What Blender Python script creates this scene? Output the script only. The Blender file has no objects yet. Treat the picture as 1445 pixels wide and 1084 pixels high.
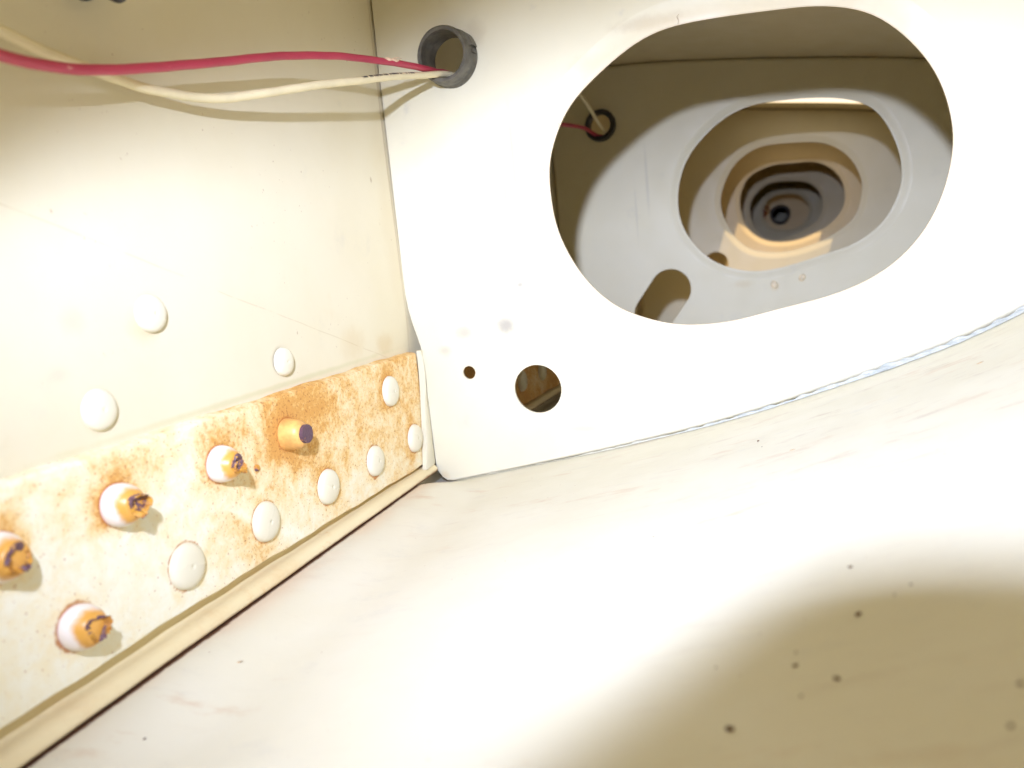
import bpy, bmesh, math, random
from mathutils import Vector, Matrix
from mathutils.geometry import tessellate_polygon

random.seed(7)
scene = bpy.context.scene
COL = scene.collection

# ------------------------------------------------------------------ camera
# metres; origin = corner where spar, rib and lower skin meet.
# x to the right along the rib, y away into the bays, z up
CAM = Vector((0.1460, -0.3000, 0.0923))
right = Vector((0.94408, 0.31514, -0.09693))
down = Vector((-0.03867, -0.18612, -0.98177))
fwd = Vector((-0.32743, 0.93062, -0.16353))
cam_data = bpy.data.cameras.new('camera')
cam = bpy.data.objects.new('camera', cam_data)
COL.objects.link(cam)
m = Matrix((right, -down, -fwd)).transposed().to_4x4()
m.translation = CAM
cam.matrix_world = m
cam_data.sensor_width = 36.0
cam_data.lens = 27.4
cam_data.clip_start = 0.002
cam_data.clip_end = 60
cam_data.dof.use_dof = True
cam_data.dof.focus_distance = 0.27
cam_data.dof.aperture_fstop = 15
scene.camera = cam

# ------------------------------------------------------------------ light
world = bpy.data.worlds.new('World')
scene.world = world
world.use_nodes = True
bg = world.node_tree.nodes['Background']
bg.inputs['Color'].default_value = (1.0, 0.86, 0.66, 1)
bg.inputs['Strength'].default_value = 1.4

FLASH = Vector((0.1293, -0.3130, 0.1650))
fl = bpy.data.lights.new('flash_tube', 'AREA')
fl.shape = 'RECTANGLE'
fl.size = 0.014
fl.size_y = 0.012
fl.energy = 1.29
fl.spread = math.radians(118)
fl.color = (0.92, 1.04, 1.48)
flo = bpy.data.objects.new('flash_tube', fl)
COL.objects.link(flo)
m2 = Matrix((right, -down, -fwd)).transposed().to_4x4()
m2.translation = FLASH
flo.matrix_world = m2
flo.rotation_euler = Vector((-0.012, 0.52, -0.085)).to_track_quat('-Z', 'Y').to_euler()   # head turned a little towards the ribs

# spot added to stand for daylight; shines through the openings of the upper skin
wl = bpy.data.lights.new('daylight_spot', 'SPOT')
wl.energy = 560
wl.color = (1.0, 0.74, 0.45)
wl.shadow_soft_size = 0.02
wl.spot_size = math.radians(60)
wl.spot_blend = 0.3
wlo = bpy.data.objects.new('daylight_spot', wl)
COL.objects.link(wlo)
LAMPDIR = Vector((-0.33, 0.30, -1.0)).normalized()
wlo.location = Vector((0.16, 0.45, 0.19)) - LAMPDIR * 3.0
wlo.rotation_euler = LAMPDIR.to_track_quat('-Z', 'Y').to_euler()

scene.view_settings.view_transform = 'Standard'
scene.view_settings.look = 'None'
scene.view_settings.exposure = 0.0
scene.view_settings.gamma = 1.0
scene.view_settings.use_curve_mapping = False
scene.cycles.max_bounces = 16
scene.cycles.diffuse_bounces = 10
scene.cycles.use_denoising = True
scene.cycles.sample_clamp_indirect = 6.0


# ------------------------------------------------------------------ node helpers
class N:
    def __init__(self, name):
        self.m = bpy.data.materials.new(name)
        self.m.use_nodes = True
        self.t = self.m.node_tree
        self.b = self.t.nodes['Principled BSDF']
        self.co = self.t.nodes.new('ShaderNodeTexCoord').outputs['Object']

    def link(self, a, b):
        self.t.links.new(a, b)

    def mapped(self, scale=(1, 1, 1), rot=(0, 0, 0), loc=(0, 0, 0)):
        n = self.t.nodes.new('ShaderNodeMapping')
        n.inputs['Scale'].default_value = scale
        n.inputs['Rotation'].default_value = rot
        n.inputs['Location'].default_value = loc
        self.link(self.co, n.inputs['Vector'])
        return n.outputs['Vector']

    def noise(self, scale, detail=4, rough=0.55, vec=None, dist=0.0):
        n = self.t.nodes.new('ShaderNodeTexNoise')
        n.inputs['Scale'].default_value = scale
        n.inputs['Detail'].default_value = detail
        n.inputs['Roughness'].default_value = rough
        n.inputs['Distortion'].default_value = dist
        self.link(vec if vec is not None else self.co, n.inputs['Vector'])
        return n.outputs['Fac']

    def ramp(self, fac, lo, hi, a=0.0, b=1.0):
        n = self.t.nodes.new('ShaderNodeMapRange')
        n.interpolation_type = 'SMOOTHSTEP'
        n.inputs['From Min'].default_value = lo
        n.inputs['From Max'].default_value = hi
        n.inputs['To Min'].default_value = a
        n.inputs['To Max'].default_value = b
        self.link(fac, n.inputs['Value'])
        return n.outputs['Result']

    def math(self, op, a, b=None, c=None, clamp=False):
        n = self.t.nodes.new('ShaderNodeMath')
        n.operation = op
        n.use_clamp = clamp
        for i, v in enumerate((a, b, c)):
            if v is None:
                continue
            if isinstance(v, (int, float)):
                n.inputs[i].default_value = v
            else:
                self.link(v, n.inputs[i])
        return n.outputs[0]

    def mix(self, fac, a, b):
        n = self.t.nodes.new('ShaderNodeMix')
        n.data_type = 'RGBA'
        if isinstance(fac, (int, float)):
            n.inputs['Factor'].default_value = fac
        else:
            self.link(fac, n.inputs['Factor'])
        for key, v in ((6, a), (7, b)):
            if isinstance(v, tuple):
                n.inputs[key].default_value = (*v, 1)
            else:
                self.link(v, n.inputs[key])
        return n.outputs[2]

    def world_co(self):
        if not hasattr(self, 'wc'):
            g = self.t.nodes.new('ShaderNodeNewGeometry')
            self.wc = g.outputs['Position']
        return self.wc

    def blob(self, centre, radii, inner=0.2, warp=0.0):
        """1 inside an ellipsoid of the given half axes, soft edge, optionally ragged"""
        a = self.t.nodes.new('ShaderNodeVectorMath')
        a.operation = 'SUBTRACT'
        self.link(self.world_co(), a.inputs[0])
        a.inputs[1].default_value = centre
        b = self.t.nodes.new('ShaderNodeVectorMath')
        b.operation = 'DIVIDE'
        self.link(a.outputs[0], b.inputs[0])
        b.inputs[1].default_value = radii
        c = self.t.nodes.new('ShaderNodeVectorMath')
        c.operation = 'LENGTH'
        self.link(b.outputs[0], c.inputs[0])
        d = c.outputs['Value']
        if warp:
            d = self.math('ADD', d, self.math('MULTIPLY', self.math('SUBTRACT', self.noise(180, 5, 0.7), 0.5), warp))
        return self.ramp(d, inner, 1.0, 1.0, 0.0)

    def attr(self, name):
        n = self.t.nodes.new('ShaderNodeAttribute')
        n.attribute_name = name
        return n.outputs['Fac']

    def bump(self, height, strength=0.3, dist=0.0005, prev=None):
        n = self.t.nodes.new('ShaderNodeBump')
        n.inputs['Strength'].default_value = strength
        n.inputs['Distance'].default_value = dist
        self.link(height, n.inputs['Height'])
        if prev is not None:
            self.link(prev, n.inputs['Normal'])
        return n.outputs['Normal']

    def done(self, color, rough=0.5, normal=None, metallic=0.0, spec=0.5):
        if isinstance(color, tuple):
            self.b.inputs['Base Color'].default_value = (*color, 1)
        else:
            self.link(color, self.b.inputs['Base Color'])
        if isinstance(rough, (int, float)):
            self.b.inputs['Roughness'].default_value = rough
        else:
            self.link(rough, self.b.inputs['Roughness'])
        self.b.inputs['Metallic'].default_value = metallic
        self.b.inputs['Specular IOR Level'].default_value = spec
        if normal is not None:
            self.link(normal, self.b.inputs['Normal'])
        return self.m


def paint(name, base=(0.68, 0.62, 0.445), stain=(0.60, 0.42, 0.20), stain_lo=0.60, stain_hi=0.78,
          stain_amt=0.35, specks=0.75, streak=(1, 1, 1), rough=0.45, grime=0.0, blobs=(), extra=None):
    n = N(name)
    c = n.mix(n.ramp(n.noise(14, 5, 0.6), 0.3, 0.7), base, tuple(v * k for v, k in zip(base, (0.965, 0.95, 0.90))))
    # soft rubbed-in stains
    s = n.ramp(n.noise(38, 6, 0.65, n.mapped(streak)), stain_lo, stain_hi, 0, stain_amt)
    patch = n.ramp(n.noise(11, 2), 0.42, 0.62)
    c = n.mix(n.math('MULTIPLY', s, patch), c, stain)
    # grey smudges
    g = n.ramp(n.noise(55, 5, 0.6, n.mapped(streak, (0, 0, 0), (3.1, 1.7, 0.4))), 0.62, 0.80, 0, 0.22 + grime)
    c = n.mix(g, c, (0.42, 0.40, 0.36))
    # fine specks
    if specks < 1:
        sp = n.ramp(n.noise(620, 2, 0.5), specks, specks + 0.03, 0, 0.55)
        gate = n.ramp(n.noise(30, 2, 0.5, n.mapped((1, 1, 1), (0, 0, 0), (7, 2, 5))), 0.5, 0.62)
        c = n.mix(n.math('MULTIPLY', sp, gate), c, (0.30, 0.16, 0.08))
    for centre, radii, col, amt, warp in blobs:
        c = n.mix(n.math('MULTIPLY', n.blob(centre, radii, 0.15, warp), amt), c, col)
    if extra:
        c = extra(n, c)
    h1 = n.noise(900, 3, 0.6)
    h2 = n.noise(22, 3, 0.5)
    nb = n.bump(h1, 0.10, 0.00025)
    nb = n.bump(h2, 0.25, 0.0012, nb)
    r = n.ramp(n.noise(60, 4), 0.3, 0.7, rough - 0.07, rough + 0.12)
    return n.done(c, r, nb, 0, 0.25)


M = {}


def spar_scratch(n, c):
    # thin yellowed line running down the sheet towards the rib
    sep = n.t.nodes.new('ShaderNodeSeparateXYZ')
    n.link(n.world_co(), sep.inputs[0])
    z = n.math('ADD', n.math('MULTIPLY', sep.outputs['Y'], 0.360), sep.outputs['Z'])      # z + 0.36 y
    z = n.math('ADD', z, n.math('MULTIPLY', n.math('SUBTRACT', n.noise(26, 2), 0.5), 0.0018))
    d = n.math('ABSOLUTE', n.math('SUBTRACT', z, 0.0487))
    line = n.ramp(d, 0.00005, 0.00034, 0.30, 0.0)
    gap = n.ramp(n.noise(90, 3), 0.40, 0.55)
    return n.mix(n.math('MULTIPLY', line, gap), c, (0.45, 0.33, 0.16))


TAN, BRN, GRY = (0.55, 0.40, 0.18), (0.30, 0.20, 0.10), (0.37, 0.34, 0.27)
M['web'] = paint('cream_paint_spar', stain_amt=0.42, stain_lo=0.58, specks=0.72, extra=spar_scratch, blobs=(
    ((-0.004, -0.046, 0.066), (0.02, 0.012, 0.009), TAN, 0.30, 0.9),
    ((-0.004, -0.022, 0.062), (0.02, 0.010, 0.007), TAN, 0.38, 0.9),
    ((-0.004, -0.006, 0.11), (0.02, 0.010, 0.06), TAN, 0.15, 0.6),
    ((-0.004, -0.001, 0.13), (0.02, 0.0010, 0.12), BRN, 0.4, 0.6),
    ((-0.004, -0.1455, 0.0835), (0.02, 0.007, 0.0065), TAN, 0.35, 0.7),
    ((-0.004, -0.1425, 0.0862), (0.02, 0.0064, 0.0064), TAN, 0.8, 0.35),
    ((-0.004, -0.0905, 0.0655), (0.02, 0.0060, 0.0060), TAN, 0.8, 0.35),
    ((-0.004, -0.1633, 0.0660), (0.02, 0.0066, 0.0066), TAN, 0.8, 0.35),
    ((-0.004, -0.166, 0.0870), (0.02, 0.005, 0.005), GRY, 0.28, 0.9),
    ((-0.004, -0.172, 0.0760), (0.02, 0.004, 0.003), GRY, 0.22, 0.9),
    ((-0.004, -0.0165, 0.1265), (0.02, 0.0010, 0.0016), BRN, 0.6, 0.5),
    ((-0.004, -0.10, 0.0585), (0.02, 0.12, 0.0014), (0.52, 0.50, 0.28), 0.55, 0.8),
))
RIBBLOBS = (
    ((0.106, 0.0, 0.1695), (0.020, 0.02, 0.0035), BRN, 0.30, 1.0),
    ((0.084, 0.0, 0.1590), (0.012, 0.02, 0.0045), TAN, 0.25, 1.0),
    ((0.0395, 0.0, 0.1775), (0.006, 0.02, 0.007), BRN, 0.22, 0.8),
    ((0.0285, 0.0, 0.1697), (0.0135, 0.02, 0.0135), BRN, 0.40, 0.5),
    ((0.0406, 0.0, 0.0640), (0.0065, 0.02, 0.0055), GRY, 0.95, 0.8),
    ((0.0480, 0.0, 0.0800), (0.0025, 0.02, 0.002), GRY, 0.90, 0.7),
    ((0.0220, 0.0, 0.0620), (0.006, 0.02, 0.004), GRY, 0.60, 0.9),
    ((0.0514, 0.0, 0.0371), (0.0118, 0.02, 0.0118), TAN, 0.45, 0.15),
    ((0.0220, 0.0, 0.0452), (0.0042, 0.02, 0.0042), TAN, 0.45, 0.15),
    ((0.150, 0.0, 0.045), (0.010, 0.02, 0.003), GRY, 0.45, 0.9),
    ((0.0500, 0.0, 0.125), (0.0020, 0.02, 0.028), GRY, 0.75, 0.6),
    ((0.0455, 0.0, 0.118), (0.0015, 0.02, 0.022), GRY, 0.70, 0.6),
    ((0.0545, 0.0, 0.135), (0.0014, 0.02, 0.020), GRY, 0.33, 0.5),
    ((0.0390, 0.0, 0.1000), (0.0008, 0.02, 0.012), GRY, 0.33, 0.5),
    ((0.012, 0.0, 0.055), (0.004, 0.02, 0.003), GRY, 0.52, 0.9),
    ((0.095, 0.0, 0.040), (0.004, 0.02, 0.002), GRY, 0.52, 0.9),
    ((0.070, 0.0, 0.020), (0.012, 0.02, 0.002), GRY, 0.33, 0.9),
    ((0.180, 0.0, 0.052), (0.006, 0.02, 0.002), GRY, 0.38, 0.9),
    ((0.005, 0.0, 0.000), (0.004, 0.02, 0.004), TAN, 0.4, 0.8),
)
M['rib'] = paint('cream_paint_rib', blobs=RIBBLOBS, grime=0.30, base=(0.655, 0.612, 0.45), stain_amt=0.18, specks=0.77)


def lip_tint(n, c):
    a = n.attr('lip')
    v = n.math('ADD', a, n.math('MULTIPLY', n.math('SUBTRACT', n.noise(140, 5, 0.7), 0.5), 0.5))
    c = n.mix(n.ramp(v, 0.05, 1.0, 0, 0.55), c, (0.56, 0.46, 0.28))
    return n.mix(n.ramp(a, 0.93, 0.99, 0, 0.5), c, (0.40, 0.30, 0.17))


M['rib_lip'] = paint('cream_paint_hole_lip', base=(0.655, 0.612, 0.45), stain_amt=0.18, specks=0.77, blobs=RIBBLOBS, extra=lip_tint)
FARBLOBS = (
    ((0.0700, 0.21, 0.130), (0.0014, 0.02, 0.030), GRY, 0.30, 0.5),
    ((0.0620, 0.21, 0.110), (0.0010, 0.02, 0.025), GRY, 0.24, 0.5),
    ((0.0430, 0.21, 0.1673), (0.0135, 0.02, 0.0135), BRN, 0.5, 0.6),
    ((0.1250, 0.21, 0.0600), (0.010, 0.02, 0.003), TAN, 0.25, 0.9),
    ((0.1440, 0.21, 0.0570), (0.004, 0.02, 0.004), TAN, 0.4, 0.8),
)
M['rib_far'] = paint('cream_paint_far_ribs', blobs=FARBLOBS, base=(0.679, 0.623, 0.439), stain_amt=0.25, specks=0.76)


def gap_dirt_and_shade(n, c):
    # rust along the spar foot with the gap's shade painted in, and a warm rusty bleed beyond it
    sep = n.t.nodes.new('ShaderNodeSeparateXYZ')
    n.link(n.world_co(), sep.inputs[0])
    x = n.math('ADD', sep.outputs['X'], n.math('MULTIPLY', n.math('SUBTRACT', n.noise(170, 4, 0.7), 0.5), 0.0022))
    bleed = n.ramp(x, 0.003, 0.016, 0.26, 0.0)
    c = n.mix(n.math('MULTIPLY', bleed, n.ramp(n.noise(30, 3), 0.35, 0.6)), c, (0.62, 0.28, 0.14))
    # faint rubbed streaks, denser towards the upper right of the sheet
    st = n.ramp(n.noise(75, 6, 0.68, n.mapped((0.8, 2.8, 1), (0, 0, -0.15))), 0.53, 0.78)
    gate = n.math('MULTIPLY', n.ramp(sep.outputs['X'], 0.07, 0.15, 0.35, 1.0), n.ramp(sep.outputs['Y'], -0.16, -0.06, 0.35, 1.0))
    c = n.mix(n.math('MULTIPLY', n.math('MULTIPLY', st, gate), 0.62), c, (0.44, 0.34, 0.25))
    gs = n.ramp(n.noise(48, 6, 0.7, n.mapped((1.2, 2.2, 1), (0, 0, 0.3), (4, 1, 0))), 0.55, 0.75, 0, 0.20)
    c = n.mix(gs, c, (0.42, 0.41, 0.38))
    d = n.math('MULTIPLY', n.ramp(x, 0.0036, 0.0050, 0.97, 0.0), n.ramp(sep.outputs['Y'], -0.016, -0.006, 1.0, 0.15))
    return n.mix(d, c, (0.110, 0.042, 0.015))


M['skin'] = paint('cream_paint_lower_skin', extra=gap_dirt_and_shade, base=(0.67, 0.64, 0.51), stain=(0.52, 0.34, 0.20), stain_amt=0.45,
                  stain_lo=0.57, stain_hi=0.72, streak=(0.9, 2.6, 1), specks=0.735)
M['rib_deep'] = paint('cream_paint_deep_ribs', base=(0.90, 0.745, 0.45), stain_amt=0.3, specks=0.76)
M['top'] = paint('cream_paint_upper_skin', base=(0.68, 0.60, 0.41), stain_amt=0.5, stain_lo=0.5)
M['white'] = paint('white_gloss_rivet_paint', base=(0.71, 0.665, 0.505), stain_amt=0.15, specks=0.80, rough=0.24)


def bead_brown_and_rust(n, c):
    sep = n.t.nodes.new('ShaderNodeSeparateXYZ')
    n.link(n.world_co(), sep.inputs[0])
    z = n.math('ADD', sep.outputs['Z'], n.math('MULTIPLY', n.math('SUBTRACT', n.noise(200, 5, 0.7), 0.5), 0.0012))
    c = n.mix(n.ramp(z, 0.0031, 0.0042, 0.9, 0.0), c, (0.20, 0.07, 0.025))  # dark brown towards the underside of the bead
    return n.mix(n.ramp(n.noise(110, 5, 0.7), 0.62, 0.75, 0, 0.35), c, (0.60, 0.33, 0.12))


M['bead'] = paint('cream_paint_cap_bead', extra=bead_brown_and_rust, base=(0.707, 0.601, 0.361), stain=(0.55, 0.30, 0.10), stain_amt=0.4, stain_lo=0.5,
                  specks=0.73)


def edge_metal():
    n = N('bluish_scuffed_edge')
    f = n.ramp(n.noise(240, 5, 0.7, n.mapped((0.3, 1, 1))), 0.35, 0.62)
    c = n.mix(f, (0.44, 0.48, 0.455), (0.66, 0.65, 0.53))
    side = n.t.nodes.new('ShaderNodeSeparateXYZ')
    n.link(n.co, side.inputs[0])
    g = n.ramp(side.outputs['X'], 0.07, 0.16)
    c = n.mix(g, (0.66, 0.62, 0.47), c)
    return n.done(c, 0.5, n.bump(n.noise(500, 4), 0.5, 0.0004))


M['edge'] = edge_metal()


def sealant_mat():
    n = N('pale_blue_grey_sealant')
    f = n.ramp(n.noise(420, 5, 0.7, n.mapped((0.4, 1, 1))), 0.35, 0.65)
    c = n.mix(f, (0.33, 0.355, 0.325), (0.48, 0.485, 0.42))
    sep = n.t.nodes.new('ShaderNodeSeparateXYZ')
    n.link(n.world_co(), sep.inputs[0])
    c = n.mix(n.ramp(sep.outputs['X'], 0.06, 0.14), (0.52, 0.50, 0.38), c)
    return n.done(c, 0.6, n.bump(n.noise(900, 4), 0.6, 0.0004), 0, 0.3)


M['sealant'] = sealant_mat()


def rust_mat():
    n = N('rust_stained_cream_paint')
    a = n.attr('rust')
    big = n.noise(34, 6, 0.62, None, 0.4)
    mid = n.noise(150, 6, 0.72, None, 0.3)
    fine = n.noise(620, 4, 0.7)
    v = n.math('ADD', n.math('MULTIPLY', a, 0.62), n.math('MULTIPLY', n.math('SUBTRACT', big, 0.5), 1.15))
    v = n.math('ADD', v, n.math('MULTIPLY', n.math('SUBTRACT', mid, 0.5), 0.95))
    wash = n.ramp(v, 0.20, 0.80, 0, 0.85)
    base = n.mix(n.ramp(mid, 0.35, 0.65), (0.81, 0.78, 0.62), (0.79, 0.73, 0.52))
    base = n.mix(n.ramp(v, -0.02, 0.45, 0, 0.75), base, (0.79, 0.65, 0.36))
    c = n.mix(wash, base, (0.75, 0.45, 0.115))
    v2 = n.math('ADD', v, n.math('MULTIPLY', n.math('SUBTRACT', fine, 0.5), 1.3))
    c = n.mix(n.ramp(v2, 0.42, 0.85, 0, 0.75), c, (0.56, 0.26, 0.05))
    # pin specks of dark rust, everywhere but denser where rusty
    sp = n.noise(1100, 3, 0.6)
    spk = n.ramp(n.math('ADD', sp, n.math('MULTIPLY', v, 0.11)), 0.655, 0.71, 0, 0.7)
    c = n.mix(spk, c, (0.36, 0.13, 0.035))
    # deep pits / halo rims
    halo = n.attr('halo')
    hv = n.math('ADD', halo, n.math('MULTIPLY', n.math('SUBTRACT', n.noise(380, 5, 0.75), 0.5), 1.5))
    c = n.mix(n.ramp(hv, 0.55, 1.05, 0, 0.85), c, (0.42, 0.15, 0.03))
    nb = n.bump(n.math('ADD', mid, fine), 0.35, 0.0005)
    return n.done(c, n.ramp(wash, 0, 1, 0.4, 0.85), nb, 0, 0.35)


M['rust_strip'] = rust_mat()


def simple(name, col, rough=0.5, metallic=0.0, var=0.25, scale=120, bump=0.3, spec=0.5, bd=0.0003):
    n = N(name)
    f = n.noise(scale, 5, 0.65)
    c = n.mix(n.ramp(f, 0.35, 0.65), tuple(x * (1 - var) for x in col), tuple(min(1, x * (1 + var)) for x in col))
    return n.done(c, rough, n.bump(n.noise(scale * 4, 4), bump, bd), metallic, spec)


def stem_mat(name, amber=(0.62, 0.31, 0.035), dark=(0.15, 0.075, 0.080), lo=0.54):
    n = N(name)
    f = n.ramp(n.noise(250, 3, 0.55, None, 0.5), lo, lo + 0.04)
    c = n.mix(n.ramp(n.noise(520, 5, 0.7), 0.38, 0.62), amber, (0.42, 0.17, 0.03))
    c = n.mix(f, c, dark)
    return n.done(c, 0.55, n.bump(n.noise(800, 4), 0.7, 0.0005), 0, 0.5)


def dome_mat():
    n = N('pinkish_painted_stud_base')
    a = n.attr('tip')
    v = n.math('ADD', a, n.math('MULTIPLY', n.math('SUBTRACT', n.noise(260, 4), 0.5), 0.55))
    c = n.mix(n.ramp(n.math('MULTIPLY', a, 1.0), 0.0, 0.10), (0.62, 0.36, 0.30), (0.82, 0.74, 0.66))
    c = n.mix(n.ramp(v, 0.50, 0.82), c, (0.68, 0.34, 0.06))
    return n.done(c, 0.38, n.bump(n.noise(500, 3), 0.2, 0.0003), 0, 0.5)


M['stem'] = stem_mat('amber_and_purple_broken_stem')
M['stem_disc'] = stem_mat('dark_purple_stem_end', (0.20, 0.09, 0.07), (0.10, 0.05, 0.07), 0.40)
M['dome'] = dome_mat()
M['orange'] = simple('orange_rust_coat', (0.70, 0.37, 0.10), 0.45, var=0.18, scale=200)
M['rubber'] = simple('dark_grey_rubber', (0.088, 0.080, 0.060), 0.42, var=0.35, scale=220, spec=0.6)
M['crumb'] = simple('dark_brown_rust_crumb', (0.10, 0.045, 0.018), 0.85, var=0.4, scale=900)
M['chip'] = simple('pale_brown_paint_chip', (0.50, 0.36, 0.20), 0.7, var=0.3, scale=500)
M['lump'] = simple('cream_paint_lump', (0.80, 0.66, 0.42), 0.5, var=0.15, scale=400)
M['black'] = simple('black_plastic', (0.03, 0.03, 0.032), 0.45, var=0.2, scale=300)
M['body'] = simple('black_camera_shell', (0.03, 0.03, 0.03), 0.6, var=0.2, scale=800)
M['glass'] = simple('frosted_flash_window', (0.75, 0.77, 0.8), 0.25, var=0.03)
M['hair'] = simple('brown_fibre', (0.30, 0.22, 0.16), 0.7, var=0.3)


def wire_mat(name, col, worn, wornlo, marks=False):
    n = N(name)
    c = n.mix(n.ramp(n.noise(70, 4), 0.35, 0.7), col, tuple(v * 0.86 for v in col))
    f = n.ramp(n.noise(420, 5, 0.7, n.mapped((1, 0.35, 1))), wornlo, wornlo + 0.06, 0, 0.8)
    c = n.mix(f, c, worn)
    if marks:
        sep = n.t.nodes.new('ShaderNodeSeparateXYZ')
        n.link(n.co, sep.inputs[0])
        a = n.attr('mark')
        dash = n.ramp(n.noise(1500, 1, 0.5, n.mapped((0.02, 1, 0.02))), 0.47, 0.49)
        c = n.mix(n.math('MULTIPLY', a, dash), c, (0.05, 0.045, 0.04))
    return n.done(c, 0.42, n.bump(n.noise(900, 3), 0.2, 0.0002), 0, 0.4)


M['red'] = wire_mat('crimson_wire_insulation', (0.46, 0.040, 0.078), (0.66, 0.30, 0.28), 0.66)
M['cream'] = wire_mat('cream_wire_insulation', (0.78, 0.68, 0.42), (0.50, 0.34, 0.16), 0.68, True)
M['bare'] = simple('bare_frayed_sleeve', (0.72, 0.52, 0.36), 0.6, var=0.25, scale=500)


# ------------------------------------------------------------------ object helpers
def tag(o, label=None, cat=None, group=None, kind=None):
    if label: o['label'] = label
    if cat: o['category'] = cat
    if group: o['group'] = group
    if kind: o['kind'] = kind
    return o


def thing(name, label, cat, loc=(0, 0, 0), group=None):
    o = bpy.data.objects.new(name, None)
    o.empty_display_size = 0.01
    COL.objects.link(o)
    o.location = loc
    return tag(o, label, cat, group)


def mesh_obj(name, verts, faces, mat, parent=None, smooth=False, world_pos=True, attrs=None):
    """verts in world metres; stored relative to the top-level parent"""
    off = Vector((0, 0, 0))
    if parent is not None and world_pos:
        p = parent
        while p is not None:
            off += p.location
            p = p.parent
    me = bpy.data.meshes.new(name)
    me.from_pydata([tuple(Vector(v) - off) for v in verts], [], faces)
    me.materials.append(mat)
    if attrs:
        for k, vals in attrs.items():
            a = me.attributes.new(k, 'FLOAT', 'POINT')
            a.data.foreach_set('value', vals)
    me.validate()
    bm = bmesh.new()
    bm.from_mesh(me)
    bmesh.ops.recalc_face_normals(bm, faces=bm.faces)
    bm.to_mesh(me)
    bm.free()
    if smooth:
        me.polygons.foreach_set('use_smooth', [True] * len(me.polygons))
    me.update()
    o = bpy.data.objects.new(name, me)
    COL.objects.link(o)
    if parent is not None:
        o.parent = parent
    return o


def smooth_by_angle(o, deg=35):
    bm = bmesh.new()
    bm.from_mesh(o.data)
    for f in bm.faces:
        f.smooth = True
    for e in bm.edges:
        if len(e.link_faces) == 2 and e.calc_face_angle(0) > math.radians(deg):
            e.smooth = False
    bm.to_mesh(o.data)
    bm.free()
    return o


def hermite(pts, x):
    """smooth single-valued profile through pts"""
    n = len(pts)
    if x <= pts[0][0]:
        s = (pts[1][1] - pts[0][1]) / (pts[1][0] - pts[0][0])
        return pts[0][1] + s * (x - pts[0][0])
    for i in range(n - 1):
        if x <= pts[i + 1][0] or i == n - 2:
            x0, y0 = pts[i]
            x1, y1 = pts[i + 1]
            h = x1 - x0
            sl = lambda j: (pts[min(j + 1, n - 1)][1] - pts[max(j - 1, 0)][1]) / (pts[min(j + 1, n - 1)][0] - pts[max(j - 1, 0)][0])
            m0, m1 = sl(i), sl(i + 1)
            t = (x - x0) / h
            t2, t3 = t * t, t * t * t
            return (2 * t3 - 3 * t2 + 1) * y0 + (t3 - 2 * t2 + t) * h * m0 + (-2 * t3 + 3 * t2) * y1 + (t3 - t2) * h * m1


def catmull_closed(pts, n):
    P = [Vector(p) for p in pts]
    k = len(P)
    out = []
    for i in range(k):
        p0, p1, p2, p3 = P[i - 1], P[i], P[(i + 1) % k], P[(i + 2) % k]
        for j in range(8):
            t = j / 8
            out.append(0.5 * ((2 * p1) + (-p0 + p2) * t + (2 * p0 - 5 * p1 + 4 * p2 - p3) * t * t + (-p0 + 3 * p1 - 3 * p2 + p3) * t ** 3))
    # even resample
    L = [0]
    for i in range(len(out)):
        L.append(L[-1] + (out[(i + 1) % len(out)] - out[i]).length)
    res = []
    j = 0
    for s in range(n):
        d = L[-1] * s / n
        while L[j + 1] < d:
            j += 1
        t = (d - L[j]) / max(1e-12, L[j + 1] - L[j])
        res.append(out[j].lerp(out[(j + 1) % len(out)], t))
    # light smoothing of tracing noise
    for _ in range(3):
        res = [(res[i - 1] + res[i] * 2 + res[(i + 1) % n]) / 4 for i in range(n)]
    return res


def catmull_open(pts, sub):
    P = [Vector(p) for p in pts]
    out = []
    for i in range(len(P) - 1):
        p0 = P[i - 1] if i else P[0] * 2 - P[1]
        p1, p2 = P[i], P[i + 1]
        p3 = P[i + 2] if i + 2 < len(P) else P[-1] * 2 - P[-2]
        for j in range(sub):
            t = j / sub
            out.append(0.5 * ((2 * p1) + (-p0 + p2) * t + (2 * p0 - 5 * p1 + 4 * p2 - p3) * t * t + (-p0 + 3 * p1 - 3 * p2 + p3) * t ** 3))
    out.append(P[-1])
    return out


def area2(loop):
    return sum(loop[i].x * loop[(i + 1) % len(loop)].y - loop[(i + 1) % len(loop)].x * loop[i].y for i in range(len(loop)))


def offset_loop(loop, d):
    """d > 0 grows the loop outward; d a number or a list"""
    n = len(loop)
    s = 1 if area2(loop) > 0 else -1
    res = []
    for i in range(n):
        a = (loop[i] - loop[i - 1])
        b = (loop[(i + 1) % n] - loop[i])
        na = Vector((a.y, -a.x)).normalized() if a.length > 1e-9 else Vector((0, 0))
        nb = Vector((b.y, -b.x)).normalized() if b.length > 1e-9 else Vector((0, 0))
        nn = (na + nb)
        nn = nn.normalized() if nn.length > 1e-6 else na
        dd = d[i] if isinstance(d, (list, tuple)) else d
        c = max(0.5, nn.dot(na))
        res.append(loop[i] + nn * (s * dd / c))
    return res


def rings(loops, close=False):
    """loops: list of equal-length lists of 3D points -> verts, faces"""
    n = len(loops[0])
    v = [p for l in loops for p in l]
    f = []
    for k in range(len(loops) - 1):
        for i in range(n):
            j = (i + 1) % n
            f.append((k * n + i, k * n + j, (k + 1) * n + j, (k + 1) * n + i))
    return v, f


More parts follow.
